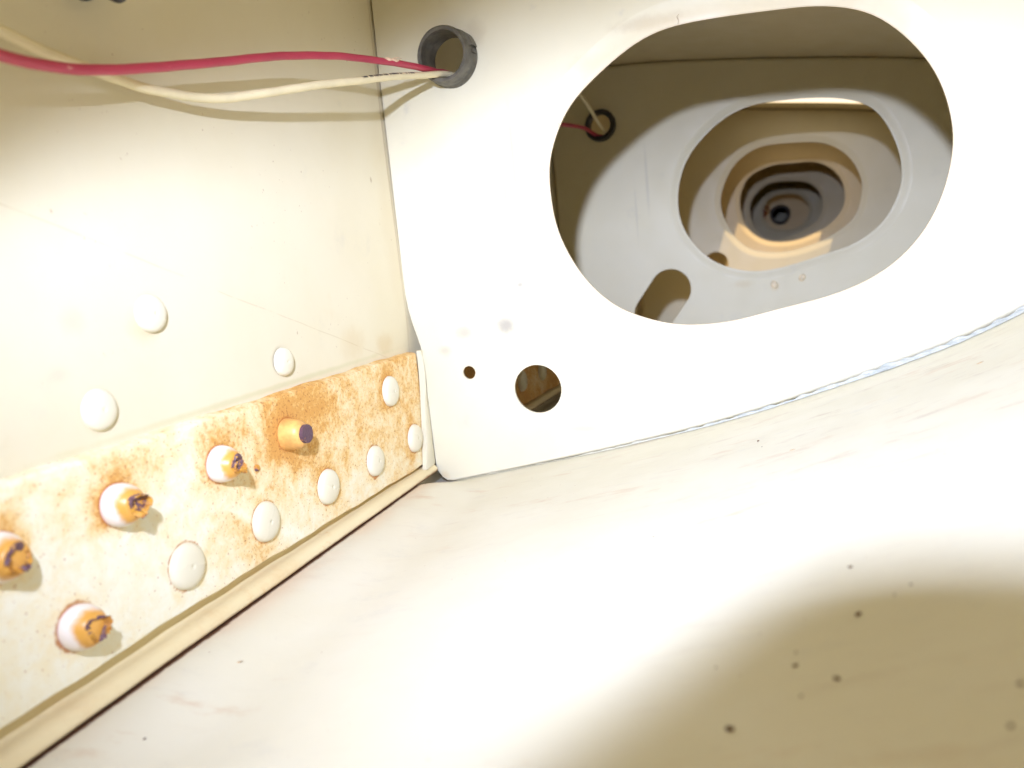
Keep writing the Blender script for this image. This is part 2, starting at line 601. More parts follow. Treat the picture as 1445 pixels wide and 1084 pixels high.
def tube(path, r, seg=14, cap=True):
    v, f = [], []
    n = len(path)
    up = Vector((0.1, 0.2, 1)).normalized()
    for i, p in enumerate(path):
        t = (path[min(i + 1, n - 1)] - path[max(i - 1, 0)]).normalized()
        a = t.cross(up).normalized()
        b = a.cross(t).normalized()
        rr = r(i / (n - 1)) if callable(r) else r
        for k in range(seg):
            th = 2 * math.pi * k / seg
            v.append(p + a * (math.cos(th) * rr) + b * (math.sin(th) * rr))
    for i in range(n - 1):
        for k in range(seg):
            k2 = (k + 1) % seg
            f.append((i * seg + k, i * seg + k2, (i + 1) * seg + k2, (i + 1) * seg + k))
    if cap:
        f.append(tuple(range(seg - 1, -1, -1)))
        f.append(tuple((n - 1) * seg + k for k in range(seg)))
    return v, f


def box(x0, x1, y0, y1, z0, z1):
    v = [(x, y, z) for x in (x0, x1) for y in (y0, y1) for z in (z0, z1)]
    f = [(0, 1, 3, 2), (4, 6, 7, 5), (0, 4, 5, 1), (2, 3, 7, 6), (0, 2, 6, 4), (1, 5, 7, 3)]
    return v, f


# ------------------------------------------------------------------ section of the panel
LOW = [(-0.012, -0.0068), (0.004, -0.0036), (0.0487, 0.0048), (0.0791, 0.0108), (0.0922, 0.0137), (0.1186, 0.0198),
       (0.1477, 0.0281), (0.1979, 0.0451), (0.223, 0.0567), (0.258, 0.0765), (0.290, 0.100)]
TOP = [(-0.012, 0.2040), (0.0516, 0.2025), (0.0866, 0.1995), (0.1519, 0.1907), (0.228, 0.1775), (0.262, 0.166), (0.290, 0.148)]
zl = lambda x: hermite(LOW, x)
zt = lambda x: hermite(TOP, x)
Y0 = -0.272
B = 0.21
RIBY = [0.0, 0.21, 0.42, 0.62, 0.79, 0.99, 1.16]      # the bays get shorter towards the tip
YEND = 1.40
spar_x = lambda y: -0.004 if y < 0 else min(-0.004 + 0.062 * y, 0.03)


def nose(n):
    a, b = Vector((0.290, 0.100)), Vector((0.290, 0.148))
    out = []
    for i in range(1, n):
        t = math.pi * i / n
        out.append(Vector((0.290 + 0.030 * math.sin(t), 0.124 - 0.024 * math.cos(t))))
    return out


def face_towards(o, d):
    a = sum((p.normal.dot(d) * p.area for p in o.data.polygons), 0.0)
    if a < 0:
        o.data.flip_normals()


def floor_rise(x, y):
    """the lower skin lifts a little to meet the foot of the spar, except right at the first rib"""
    k = max(0.0, min(1.0, (-0.002 - y) / 0.018))
    t = max(0.0, min(1.0, (0.036 - x) / 0.032))
    return 0.0066 * k * t * t * (3 - 2 * t)


def zf(x, y):
    return zl(x) + floor_rise(x, y)


# lower skin: one sheet, wraps to the nose
def skin(name, xs_z, mat, holes_y=None, thick=-0.001, label=None):
    ys = []
    y = Y0
    while y < YEND:
        ys.append(y)
        y += 0.005
    ys.append(YEND)
    v, f = [], []
    n = len(xs_z)
    for y in ys:
        for p in xs_z:
            v.append((p.x, y, p.y + (floor_rise(p.x, y) if thick < 0 else 0)))
    for i in range(len(ys) - 1):
        for j in range(n - 1):
            if holes_y:
                cx = (xs_z[j].x + xs_z[j + 1].x) / 2
                cy = (ys[i] + ys[i + 1]) / 2
                if any(a < cy < b and c < cx < d for a, b, c, d in holes_y):
                    continue
            f.append((i * n + j, i * n + j + 1, (i + 1) * n + j + 1, (i + 1) * n + j))
    o = mesh_obj(name, v, f, mat, None, smooth=True)
    face_towards(o, Vector((0, 0, 1 if thick < 0 else -1)))
    md = o.modifiers.new('thickness', 'SOLIDIFY')
    md.thickness = 0.001
    md.offset = -1
    return o


low_pts = [Vector((-0.012 + 0.302 * i / 75, zl(-0.012 + 0.302 * i / 75))) for i in range(76)] + nose(14)[:7]
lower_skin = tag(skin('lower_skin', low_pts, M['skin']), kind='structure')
lower_skin['label'] = 'white painted inner face of the lower skin, curving up to the right'

top_pts = [Vector((-0.012 + 0.302 * i / 75, zt(-0.012 + 0.302 * i / 75))) for i in range(76)][::1] + [Vector((p.x, p.y)) for p in nose(14)[::-1][:7]]
OPEN = [(B + 0.110, 2 * B - 0.026, 0.138, 0.222), (0.545, 0.586, 0.138, 0.222), (1.04, 1.08, 0.150, 0.180)]  # last opening added to let light onto the farthest rib
upper_skin = tag(skin('upper_skin', top_pts, M['top'], OPEN, thick=0.001), kind='structure')


# ------------------------------------------------------------------ spar
spar = thing('spar', 'tall cream painted spar wall filling the left side behind the two wires', 'spar', (0, -0.1, 0))


def spar_web():
    v, f = [], []
    ys = [Y0 + (0 - Y0) * i / 30 for i in range(31)] + [YEND * (i + 1) / 60 for i in range(60)]
    zs = [-0.010 + 0.214 * j / 40 for j in range(41)]
    for y in ys:
        for z in zs:
            # very slight waviness of the sheet
            w = 0.0005 * math.sin(y * 31 + z * 17) * math.sin(z * 26)
            if z < 0.062: w *= 0
            v.append((spar_x(y) + w, y, z))
    n = len(zs)
    for i in range(len(ys) - 1):
        for j in range(n - 1):
            f.append((i * n + j, (i + 1) * n + j, (i + 1) * n + j + 1, i * n + j + 1))
    o = mesh_obj('web', v, f, M['web'], spar, smooth=True)
    face_towards(o, Vector((1, 0, 0)))
    md = o.modifiers.new('thickness', 'SOLIDIFY')
    md.thickness = 0.0015
    md.offset = -1
    return o


web_o = spar_web()

# rolled cap at the foot of the spar (two lengths, split at the first rib)
PROF = [(-0.0045, 0.0135), (-0.0041, 0.0098), (-0.0038, 0.0084), (-0.0031, 0.0072), (-0.0018, 0.0068), (0.0002, 0.0067),
        (0.0019, 0.0061), (0.0030, 0.0049), (0.0033, 0.0039), (0.0027, 0.0031), (0.0010, 0.0027), (-0.004, 0.0026)]


def bead(y0, y1, dx0, dx1):
    pf = catmull_open([(a, b, 0) for a, b in PROF], 3)
    v, f = [], []
    n = len(pf)
    K = 40
    for i in range(K + 1):
        t = i / K
        y = y0 + (y1 - y0) * t
        dx = dx0 + (dx1 - dx0) * t
        wob = 0.00018 * math.sin(y * 90) + 0.00012 * math.sin(y * 210 + 1)
        for p in pf:
            v.append((p.x + dx + wob * (p.x > 0), y, p.y + wob * 0.6 - 0.0003 * max(0, min(1, (y + 0.15) / 0.15))))
    for i in range(K):
        for j in range(n - 1):
            f.append((i * n + j, (i + 1) * n + j, (i + 1) * n + j + 1, i * n + j + 1))
    return mesh_obj('cap_bead', v, f, M['bead'], spar, smooth=True)


bead(Y0, -0.002, 0, 0)
bead(0.006, 0.208, 0.0, 0.012)


# dome rivets ---------------------------------------------------------
def dome_mesh(name, r, h, mat, flat=0.0):
    prof = [(1.02, -0.02), (1.0, 0.22), (0.965, 0.46), (0.90, 0.64), (0.78, 0.79), (0.6, 0.90), (0.40, 0.965), (0.2, 0.993), (0.06, 0.998), (0.05, 0.972)]
    v, f = [], []
    seg = 40
    for a, b in prof:
        for k in range(seg):
            th = 2 * math.pi * k / seg
            v.append((b * h, a * r * math.cos(th), a * r * math.sin(th)))
    c = len(v)
    v.append((h * 0.965, 0, 0))
    for i in range(len(prof) - 1):
        for k in range(seg):
            k2 = (k + 1) % seg
            f.append((i * seg + k, i * seg + k2, (i + 1) * seg + k2, (i + 1) * seg + k))
    for k in range(seg):
        f.append(((len(prof) - 1) * seg + k, (len(prof) - 1) * seg + (k + 1) % seg, c))
    me = bpy.data.meshes.new(name)
    me.from_pydata(v, [], f)
    me.materials.append(mat)
    me.polygons.foreach_set('use_smooth', [True] * len(f))
    me.update()
    return me


def put(me, name, parent, loc, rx=0, scale=(1, 1, 1), label=None):
    o = bpy.data.objects.new(name, me)
    COL.objects.link(o)
    o.parent = parent
    o.location = Vector(loc) - parent.location
    o.rotation_euler = (rx, 0, 0)
    o.scale = scale
    if label: o['label'] = label
    return o


riv_w = dome_mesh('wall_rivet', 0.0048, 0.0021, M['white'])
riv_s = dome_mesh('strip_rivet', 0.0060, 0.0024, M['white'])
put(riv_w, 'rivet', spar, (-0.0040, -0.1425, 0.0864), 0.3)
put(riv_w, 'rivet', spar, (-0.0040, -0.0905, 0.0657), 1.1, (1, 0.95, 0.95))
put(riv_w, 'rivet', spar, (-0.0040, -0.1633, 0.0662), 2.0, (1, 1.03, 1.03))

# ------------------------------------------------------------------ rusty strip
STUDS = [(-0.0992, 0.0441), (-0.1314, 0.0438), (-0.1665, 0.0444), (-0.1968, 0.0440), (-0.1826, 0.0224), (-0.2155, 0.0222)]
RIVS = [(-0.0302, 0.0440), (-0.0142, 0.0208), (-0.0486, 0.0209), (-0.0816, 0.0214), (-0.1160, 0.0217), (-0.1491, 0.0219)]
strip = thing('steel_strip', 'rust stained reinforcing strip with two rows of rivets along the foot of the spar', 'metal strip', (0, -0.13, 0.03))


def gauss(d, s):
    return math.exp(-(d / s) ** 2)


def strip_mesh(y0, y1, dy, parent, dx=lambda y: 0.0, rusty=True):
    ys = []
    y = y0
    while y < y1 - 1e-6:
        ys.append(y)
        y += dy
    ys.append(y1)
    v, f, ru, ha = [], [], [], []
    NZ = int(0.047 / dy)
    n = NZ + 5
    for y in ys:
        zb = 0.0108 if y < -0.15 else 0.0108 - 0.0035 * min(1, (y + 0.15) / 0.15)
        ztp = 0.0575 - 0.0018 * max(0, min(1, (y + 0.2) / 0.2)) + 0.0002 * math.sin(y * 130) + 0.00012 * math.sin(y * 371)
        zb += 0.00018 * math.sin(y * 160 + 2) + 0.00010 * math.sin(y * 420)
        col = [(-0.0042, zb), (-0.0007, zb)]
        for j in range(NZ + 1):
            t = j / NZ
            z = zb + 0.0005 + (ztp - zb - 0.0012) * t
            col.append((0.0, z))
        col += [(-0.0007, ztp - 0.0001), (-0.0042, ztp + 0.0003)]
        for x, z in col:
            v.append((x + dx(y), y, z))
            g = 0.0
            h = 0.0
            if rusty:
                # broad field: heavy from the orange stud to the rib, along the upper edge, thin at lower left
                right_ = max(0, min(1, (y + 0.150) / 0.055))
                g += 0.96 * right_ * (0.62 + 0.38 * min(1, max(0, (z - 0.018) / 0.02)))
                g += 0.50 * gauss(z - 0.052, 0.011) * (1 - right_) + 0.04 * (1 - right_)
                g += 0.22 * gauss(y + 0.128, 0.018) * gauss(z - 0.022, 0.02)
                g -= 0.30 * gauss(y + 0.062, 0.018) * gauss(z - 0.014, 0.010)
                g -= 0.16 * gauss(y + 0.045, 0.02) * gauss(z - 0.034, 0.004)
                for (sy, sz) in STUDS:
                    d = math.hypot(y - sy, z - sz)
                    g += 0.55 * gauss(max(0, d - 0.0045), 0.0045) * (1.0 if y < sy or z > sz else 0.6)
                    h += 1.0 * gauss(max(0, d - 0.0050), 0.0011)
                for (sy, sz) in RIVS:
                    d = math.hypot(y - sy, z - sz)
                    g += 0.16 * gauss(max(0, d - 0.0055), 0.003)
                    h += 0.95 * gauss(max(0, d - 0.0063), 0.0006)
                h += 0.55 * gauss(z - zb, 0.0006) + 0.5 * gauss(z - ztp, 0.0005)
                h += 0.9 * gauss(math.hypot(y + 0.1165, z - 0.0385), 0.0016) + 0.8 * gauss(math.hypot(y + 0.1145, z - 0.0360), 0.0012)
                h += 0.7 * gauss(math.hypot(y + 0.064, z - 0.0108), 0.0012) + 0.8 * gauss(math.hypot(y + 0.050, z - 0.0142), 0.0010)
                h += 0.8 * gauss(math.hypot(y + 0.0375, z - 0.0495), 0.0012) + 0.7 * gauss(math.hypot(y + 0.0385, z - 0.0430), 0.0010)
                h += 0.5 * gauss(y + 0.003, 0.0025)
            else:
                g = 1.15
            ru.append(g)
            ha.append(h)
    for i in range(len(ys) - 1):
        for j in range(n - 1):
            f.append((i * n + j, (i + 1) * n + j, (i + 1) * n + j + 1, i * n + j + 1))
    f.append(tuple(range(n)))
    f.append(tuple((len(ys) - 1) * n + j for j in range(n)))
    o = mesh_obj('bar', v, f, M['rust_strip'], parent, attrs={'rust': ru, 'halo': ha})
    return smooth_by_angle(o, 50)


strip_mesh(-0.268, -0.0035, 0.0008, strip)
for i, (y, z) in enumerate(RIVS):
    s = random.uniform(0.97, 1.04)
    put(riv_s, 'rivet', strip, (-0.0001, y, z), random.uniform(0, 6), (1, s, s * random.uniform(0.98, 1.02)))
put(dome_mesh('small_nub', 0.0010, 0.0009, M['stem']), 'nub', strip, (0, -0.1162, 0.0382))


def stud_meshes(seed, r0, hd, r1, hs, jag, cyl=False):
    """painted base (local +x out of the strip) and its broken stem"""
    rnd = random.Random(seed)
    seg = 36
    if cyl:
        prof = [(r0 * 1.02, 0), (r0 * 1.0, 0.0008), (r0 * 0.96, 0.0022), (r0 * 0.88, 0.0046), (r0 * 0.78, hd * 0.88), (r1 * 1.12, hd * 0.97), (r1, hd)]
    else:
        prof = [(r0 * 1.0, 0), (r0 * 1.02, 0.0010), (r0 * 0.99, 0.0020), (r0 * 0.93, 0.0031), (r0 * 0.82, 0.0042), (r0 * 0.70, 0.0051),
                (r1 * 1.18, hd * 0.92), (r1, hd)]
    v, f, tip = [], [], []
    for i, (r, x) in enumerate(prof):
        for k in range(seg):
            th = 2 * math.pi * k / seg
            q = 1 + 0.02 * math.sin(3 * th + seed)
            v.append((x, r * q * math.cos(th), r * q * math.sin(th)))
            tip.append(x / hd)
    for i in range(len(prof) - 1):
        for k in range(seg):
            k2 = (k + 1) % seg
            f.append((i * seg + k, i * seg + k2, (i + 1) * seg + k2, (i + 1) * seg + k))
    f.append(tuple((len(prof) - 1) * seg + k for k in range(seg)))
    a = (v, f, tip)
    # stem, broken off ragged
    v, f = [], []
    rows = 7
    cut = [rnd.uniform(-1, 1) for _ in range(7)]
    for i in range(rows):
        t = i / (rows - 1)
        for k in range(seg):
            th = 2 * math.pi * k / seg
            j = sum(cut[m_] * math.sin((m_ + 1) * th + m_ * 1.7) / (1 + m_ * 0.7) for m_ in range(4)) * jag
            lean = jag * 0.9 * math.cos(th - seed)
            r = r1 * (1 - 0.10 * t) * (1 + (0.16 * rnd.uniform(-1, 1) + 0.14 * math.sin(3 * th + seed)) * min(1, t * 2) * (jag > 0.0003))
            x = hd - 0.0006 + (hs + (j + lean)) * t
            v.append((x, r * math.cos(th), r * math.sin(th)))
    for rr, dep in ((0.72, 0.0004 + jag * 0.5), (0.4, 0.0005 + jag * 1.1)):
        for k in range(seg):
            th = 2 * math.pi * k / seg
            j = sum(cut[m_] * math.sin((m_ + 1) * th + m_ * 1.7) / (1 + m_ * 0.7) for m_ in range(4)) * jag * rr
            v.append((hd + hs - 0.0006 - dep + j + rnd.uniform(-1, 1) * jag * 0.5, r1 * 0.9 * rr * math.cos(th), r1 * 0.9 * rr * math.sin(th)))
    for i in range(rows + 1):
        for k in range(seg):
            k2 = (k + 1) % seg
            f.append((i * seg + k, i * seg + k2, (i + 1) * seg + k2, (i + 1) * seg + k))
    f.append(tuple((rows + 1) * seg + k for k in range(seg)))
    return a, (v, f)


def add_stud(i, y, z, r0, hd, r1, hs, jag, cyl=False, label=None):
    (v, f, tip), (v2, f2) = stud_meshes(i * 3 + 1, r0, hd, r1, hs, jag, cyl)
    off = Vector((0, y, z))
    st = mesh_obj('stud', v, f, M['orange'] if cyl else M['dome'], None, smooth=True, attrs={'tip': tip})
    st.parent = strip
    st.location = off - strip.location
    if label: st['label'] = label
    sm = mesh_obj('broken_stem', v2, f2, M['stem'], None)
    smooth_by_angle(sm, 40)
    sm.parent = st
    if cyl:
        n = 24
        vv = [(hd + hs - 0.0002, r1 * (0.93 + 0.1 * random.random()) * math.cos(2 * math.pi * k / n), r1 * 0.97 * math.sin(2 * math.pi * k / n)) for k in range(n)]
        vv += [(hd + hs - 0.0014, a[1], a[2]) for a in vv]
        ff = [tuple(range(n)), tuple(range(2 * n - 1, n - 1, -1))] + [(k, k + n, (k + 1) % n + n, (k + 1) % n) for k in range(n)]
        dd = mesh_obj('stem_end', vv, ff, M['stem_disc'], None)
        dd.parent = st
        sm.data.materials.clear()
        sm.data.materials.append(M['orange'])
    return st


add_stud(0, STUDS[0][0], STUDS[0][1], 0.0050, 0.0062, 0.0030, 0.0014, 0.00008, True, 'orange rusted stud with a flat dark purple end, nearest the rib')
add_stud(1, STUDS[1][0], STUDS[1][1], 0.0050, 0.0062, 0.0026, 0.0019, 0.0007)
add_stud(2, STUDS[2][0], STUDS[2][1], 0.0050, 0.0060, 0.0027, 0.0021, 0.0010)
add_stud(3, STUDS[3][0], STUDS[3][1], 0.0050, 0.0060, 0.0029, 0.0014, 0.0008)
add_stud(4, STUDS[4][0], STUDS[4][1], 0.0049, 0.0058, 0.0028, 0.0013, 0.0008)
add_stud(5, STUDS[5][0], STUDS[5][1], 0.0054, 0.0066, 0.0031, 0.0020, 0.0006)

strip2 = thing('steel_strip', 'dark reinforcing strip at the spar foot, seen through the round hole of the nearest rib', 'metal strip', (0, 0.1, 0.03))
strip_mesh(0.014, 0.205, 0.004, strip2, lambda y: 0.062 * y + 0.0002, False)
for y, z in ((0.030, 0.0440), (0.063, 0.0440), (0.096, 0.0440), (0.129, 0.0440), (0.162, 0.0440), (0.046, 0.0215), (0.079, 0.0215), (0.112, 0.0215), (0.145, 0.0215), (0.178, 0.0215)):
    o = put(riv_s, 'rivet', strip2, (0.062 * y, y, z), y)
    if z > 0.03:
        pass

# ------------------------------------------------------------------ ribs
H1 = [(0.1618, 0.1649), (0.1487, 0.1660), (0.1304, 0.1670), (0.1151, 0.1670), (0.1054, 0.1654), (0.0964, 0.1616), (0.0855, 0.1549), (0.0757, 0.1473), (0.0697, 0.1395), (0.0648, 0.1286), (0.0634, 0.1197), (0.0642, 0.1040), (0.0680, 0.0916), (0.0752, 0.0791), (0.0853, 0.0689), (0.0957, 0.0636), (0.1071, 0.0601), (0.1174, 0.0592), (0.1300, 0.0599), (0.1446, 0.0629), (0.1599, 0.0659), (0.1691, 0.0685), (0.1790, 0.0729), (0.1877, 0.0794), (0.1952, 0.0889), (0.2003, 0.1007), (0.2027, 0.1128), (0.2025, 0.1205), (0.2001, 0.1315), (0.1956, 0.1414), (0.1886, 0.1507), (0.1816, 0.1573), (0.1744, 0.1615)]
H2 = [(0.0884, 0.1184), (0.0896, 0.1012), (0.0963, 0.0877), (0.1061, 0.0771), (0.1204, 0.0696), (0.1363, 0.0670), (0.1525, 0.0690), (0.1740, 0.0743), (0.1913, 0.0794), (0.2064, 0.0910), (0.2148, 0.1078), (0.2157, 0.1208), (0.2133, 0.1329), (0.2073, 0.1467), (0.2001, 0.1556), (0.1894, 0.1611), (0.1750, 0.1645), (0.1561, 0.1662), (0.1349, 0.1661), (0.1186, 0.1607), (0.1037, 0.1495), (0.0935, 0.1363)]
H3 = [(0.1008, 0.1201), (0.1036, 0.1046), (0.1118, 0.0885), (0.1249, 0.0762), (0.1423, 0.0721), (0.1596, 0.0723), (0.1819, 0.0780), (0.1988, 0.0869), (0.2099, 0.0974), (0.2146, 0.1153), (0.2138, 0.1268), (0.2072, 0.1418), (0.1950, 0.1536), (0.1788, 0.1598), (0.1482, 0.1622), (0.1315, 0.1604), (0.1154, 0.1507), (0.1058, 0.1364)]
H4 = [(0.1088, 0.1219), (0.1127, 0.1401), (0.1224, 0.1528), (0.1450, 0.1606), (0.1655, 0.1602), (0.1885, 0.1588), (0.2052, 0.1492), (0.2147, 0.1354), (0.2178, 0.1180), (0.2132, 0.1028), (0.2000, 0.0898), (0.1810, 0.0810), (0.1625, 0.0767), (0.1417, 0.0779), (0.1262, 0.0850), (0.1139, 0.0987)]
H5 = [(0.1133, 0.1243), (0.1214, 0.1395), (0.1356, 0.1510), (0.1521, 0.1537), (0.1832, 0.1500), (0.1996, 0.1388), (0.2061, 0.1205), (0.2020, 0.1015), (0.1856, 0.0882), (0.1537, 0.0773), (0.1327, 0.0803), (0.1176, 0.0971)]
H6 = [(0.1276, 0.1190), (0.1350, 0.1365), (0.1480, 0.1435), (0.1619, 0.1445), (0.1800, 0.1415), (0.1930, 0.1290), (0.1969, 0.1137), (0.1900, 0.0985), (0.1760, 0.0900), (0.1599, 0.0886), (0.1420, 0.0930), (0.1310, 0.1040)]


def taper(pts, y_a, y_b):
    """the same opening carried along the taper lines of the panel from station y_a to y_b"""
    k = (0.3 + y_b) / (0.3 + y_a)
    return [(0.146 + (x - 0.146) * k, 0.0923 + (z - 0.0923) * k) for x, z in pts]


H4, H5, H6 = taper(H4, 0.63, 0.62), taper(H5, 0.84, 0.79), taper(H6, 1.05, 0.99)


def circle(cx, cz, r, n=40):
    return [Vector((cx + r * math.cos(2 * math.pi * k / n), cz + r * math.sin(2 * math.pi * k / n))) for k in range(n)]


def obround(a, b, r, n=40):
    a, b = Vector(a), Vector(b)
    d = (b - a).normalized()
    th0 = math.atan2(d.y, d.x)
    out = []
    for k in range(n // 2 + 1):
        th = th0 - math.pi / 2 + math.pi * k / (n // 2)
        out.append(b + Vector((math.cos(th), math.sin(th))) * r)
    for k in range(n // 2 + 1):
        th = th0 + math.pi / 2 + math.pi * k / (n // 2)
        out.append(a + Vector((math.cos(th), math.sin(th))) * r)
    return out


def rib_outline(y, first):
    """closed loop, counter-clockwise seen from the camera side (x right, z up)"""
    if first:
        pts = [Vector((0.0016, 0.0048)), Vector((0.0024, 0.0022)), Vector((0.0040, -0.0004)), Vector((0.0062, -0.0022))]
        x = 0.0095
    else:
        sx = spar_x(y) + 0.0006
        pts = [Vector((sx, 0.012)), Vector((sx + 0.004, zl(sx + 0.004) + 0.004))]
        x = sx + 0.009
    while x < 0.288:
        pts.append(Vector((x, zl(x) + 0.0004)))
        x += 0.004
    for p in nose(14):
        pts.append(Vector((p.x - 0.0006, p.y)))
    x = 0.287
    while x > 0.010:
        pts.append(Vector((x, zt(x) - 0.0004)))
        x -= 0.006
    if first:
        pts += [Vector((0.002, 0.2010)), Vector((-0.0030, 0.198))]
        for x, z in ((-0.0034, 0.17), (-0.0034, 0.14), (-0.0035, 0.115), (-0.0036, 0.098), (-0.0037, 0.088), (-0.0036, 0.080), (-0.0030, 0.0735),
                     (-0.0018, 0.0675), (-0.0004, 0.0620), (0.0008, 0.0570), (0.0012, 0.0500), (0.0013, 0.0350), (0.0014, 0.0200), (0.0015, 0.0100)):
            pts.append(Vector((x, z)))
    else:
        pts += [Vector((sx + 0.003, zt(sx) - 0.001)), Vector((sx, zt(sx) - 0.005)), Vector((sx, 0.12)), Vector((sx, 0.075)),
                Vector((sx + 0.001, 0.068)), Vector((sx + 0.004, 0.060)), Vector((sx + 0.0045, 0.030))]
    return pts


def make_rib(idx, y, hole, extra, mat, label, flange=True, grommet=None, lip=0.0055, dish=0.0016):
    root = thing('rib', label, 'rib', (0.14, y, zl(0.14)), 'ribs standing one behind another inside the panel')
    first = idx == 1
    out = rib_outline(y, first)
    if area2(out) < 0:
        out = out[::-1]
    # bend radius grows with x on the nearest rib
    if first:
        rad = [0.0011 + 0.0022 * max(0, min(1, (p.x - 0.02) / 0.15)) if p.y < 0.12 and p.x > 0.006 else 0.0006 for p in out]
    else:
        rad = [0.0020] * len(out)
    ins = offset_loop(out, [-r for r in rad])
    hl = catmull_closed(hole, 128) if len(hole) < 60 else hole
    holes = [offset_loop(hl, lip)] + [h for h in extra]
    loops = [ins] + holes
    tri = tessellate_polygon([[Vector((p.x, p.y, 0)) for p in l] for l in loops])
    v = [(p.x, y, p.y) for l in loops for p in l]
    nb = len(v)
    v += [(a, b + 0.0010, c) for a, b, c in v]
    f = [tuple(t) for t in tri] + [tuple(i + nb for i in reversed(t)) for t in tri]
    s = 0
    for li, l in enumerate(loops):
        if li >= 2:
            for i in range(len(l)):
                j = (i + 1) % len(l)
                f.append((s + i, s + j, s + j + nb, s + i + nb))
        s += len(l)
    w = mesh_obj('web', v, f, mat, root)
    # dished flange round the lightening hole
    prof = [(lip, 0.0), (lip * 0.8, dish * 0.12), (lip * 0.55, dish * 0.42), (lip * 0.3, dish * 0.75), (0.0006, dish * 0.98), (0.0, dish * 1.0), (0.0, dish + 0.0008), (lip * 0.5, dish * 0.6 + 0.0009), (lip, 0.0010)]
    ls = []
    for o_, dy in prof:
        q = offset_loop(hl, o_) if o_ else hl
        ls.append([(p.x, y + dy, p.y) for p in q])
    vv, ff = rings(ls)
    lipv = [x for (o_, dy) in prof for x in [1 - o_ / lip] * len(hl)]
    fo = mesh_obj('hole_flange', vv, ff, M['rib_lip'] if first else mat, root, attrs={'lip': lipv})
    smooth_by_angle(fo, 50)
    # bent edge flange that lies on the skins
    if flange:
        seg = 6
        ls = []
        for k in range(seg + 1):
            a = math.pi / 2 * k / seg
            q = offset_loop(out, [-r * (1 - math.sin(a)) for r in rad])
            ls.append([(p.x, y + rad[i] * (1 - math.cos(a)), p.y) for i, p in enumerate(q)])
        ls.append([(p.x, y + 0.014, p.y) for p in out])
        ls.append([(p.x, y + 0.014, p.y) for p in offset_loop(out, -0.0009)])
        ls.append([(p.x, y + 0.003, p.y) for p in offset_loop(out, -0.0009)])
        vv, ff = rings(ls)
        eo = mesh_obj('edge_flange', vv, ff, M['edge'] if first else mat, root)
        smooth_by_angle(eo, 60)
    if grommet:
        make_grommet(root, grommet, y)
    return root


def make_grommet(root, g, y):
    cx, cz, r, proud = g
    n = 44
    ri = 0.80 if y == 0 else 0.70
    prof = [(r * ri, 0.004), (r * ri, -proud + 0.0006), (r * 0.83, -proud), (r * 0.94, -proud - 0.0001), (r * 0.99, -proud + 0.0006),
            (r * 1.0, -proud * 0.45), (r * 1.0, -0.0012), (r * 1.03, -0.0006), (r * 1.05, -0.00005)]
    ls = []
    for k, (rr, dy) in enumerate(prof):
        l = []
        for i in range(n):
            th = 2 * math.pi * i / n
            q = rr * (1 + 0.006 * math.sin(5 * th + k))
            l.append((cx + q * math.cos(th), y + dy, cz + q * math.sin(th)))
        ls.append(l)
    vv, ff = rings(ls)
    o = mesh_obj('grommet', vv, ff, M['rubber'] if y == 0 else M['black'], root)
    smooth_by_angle(o, 50)
    if y == 0:
        # moulded latch on the right shoulder of the bushing with the slot below it
        for (a0, a1, r0, r1, d0, d1) in ((0.20, 0.62, 0.99, 1.10, -0.0062, -0.0004), (-0.02, 0.10, 0.99, 1.06, -0.0050, -0.0004)):
            l1 = []
            K = 8
            for (rr, dd) in ((r0, d0), (r1, d0 + 0.0008), (r1, d1), (r0, d1)):
                l1.append([(cx + r * rr * math.cos(a0 + (a1 - a0) * k / K), y + dd, cz + r * rr * math.sin(a0 + (a1 - a0) * k / K)) for k in range(K + 1)])
            v = [p for l in l1 for p in l]
            f = []
            for j in range(4):
                for k in range(K):
                    f.append((j * (K + 1) + k, j * (K + 1) + k + 1, ((j + 1) % 4) * (K + 1) + k + 1, ((j + 1) % 4) * (K + 1) + k))
            f.append((0, K + 1, 2 * K + 2, 3 * K + 3))
            f.append((K, 2 * K + 1, 3 * K + 2, 4 * K + 3))
            lo = mesh_obj('latch', v, f, M['rubber'], o, world_pos=False)
            lo.data.transform(Matrix.Translation(-root.location))
    return o


GR1 = (0.0285, 0.1697, 0.0106, 0.0090)
GR2 = (0.0430, 0.1673, 0.0096, 0.0030)
near_hole = [(x + 0.0010 * (x < 0.12), z - (0.0018 + 0.0014 * max(0, min(1, (0.110 - x) / 0.022))) * max(0, min(1, (z - 0.11) / 0.03)) * max(0, min(1, (0.165 - x) / 0.03))) for x, z in H1]
near_hole = [(x - 0.010 * (z < 0.1) * (x < 0.15), z - 0.012 * (z < 0.1)) for x, z in near_hole]
rib0 = make_rib(0, -0.268, near_hole, [], M['rib_far'], 'open end rib around the viewpoint, its hole framing the whole view', flange=False)
rib1 = make_rib(1, 0.0, H1, [circle(GR1[0], GR1[1], 0.0100), circle(0.0514, 0.0371, 0.0100), circle(0.0220, 0.0452, 0.0028)], M['rib'],
                'nearest rib in view, brightly lit white with large oval hole, round hole and wire bushing', grommet=GR1, lip=0.0085, dish=0.0018)
rib2 = make_rib(2, RIBY[1], H2, [circle(GR2[0], GR2[1], 0.0090), obround((0.0690, 0.0450), (0.0805, 0.0602), 0.0130)], M['rib_far'],
                'second rib, half in brown shade, with slanted slot and black ringed wire hole', grommet=GR2)
rib3 = make_rib(3, RIBY[2], H3, [circle(0.0945, 0.0660, 0.0108)], M['rib_far'],
                'third rib, seen through the second with small round hole low on its left')
rib4 = make_rib(4, RIBY[3], H4, [], M['rib_deep'], 'fourth rib, tan ring inside the third oval opening')
rib5 = make_rib(5, RIBY[4], H5, [], M['rib_deep'], 'fifth rib, grey ring outlined by the first black band')
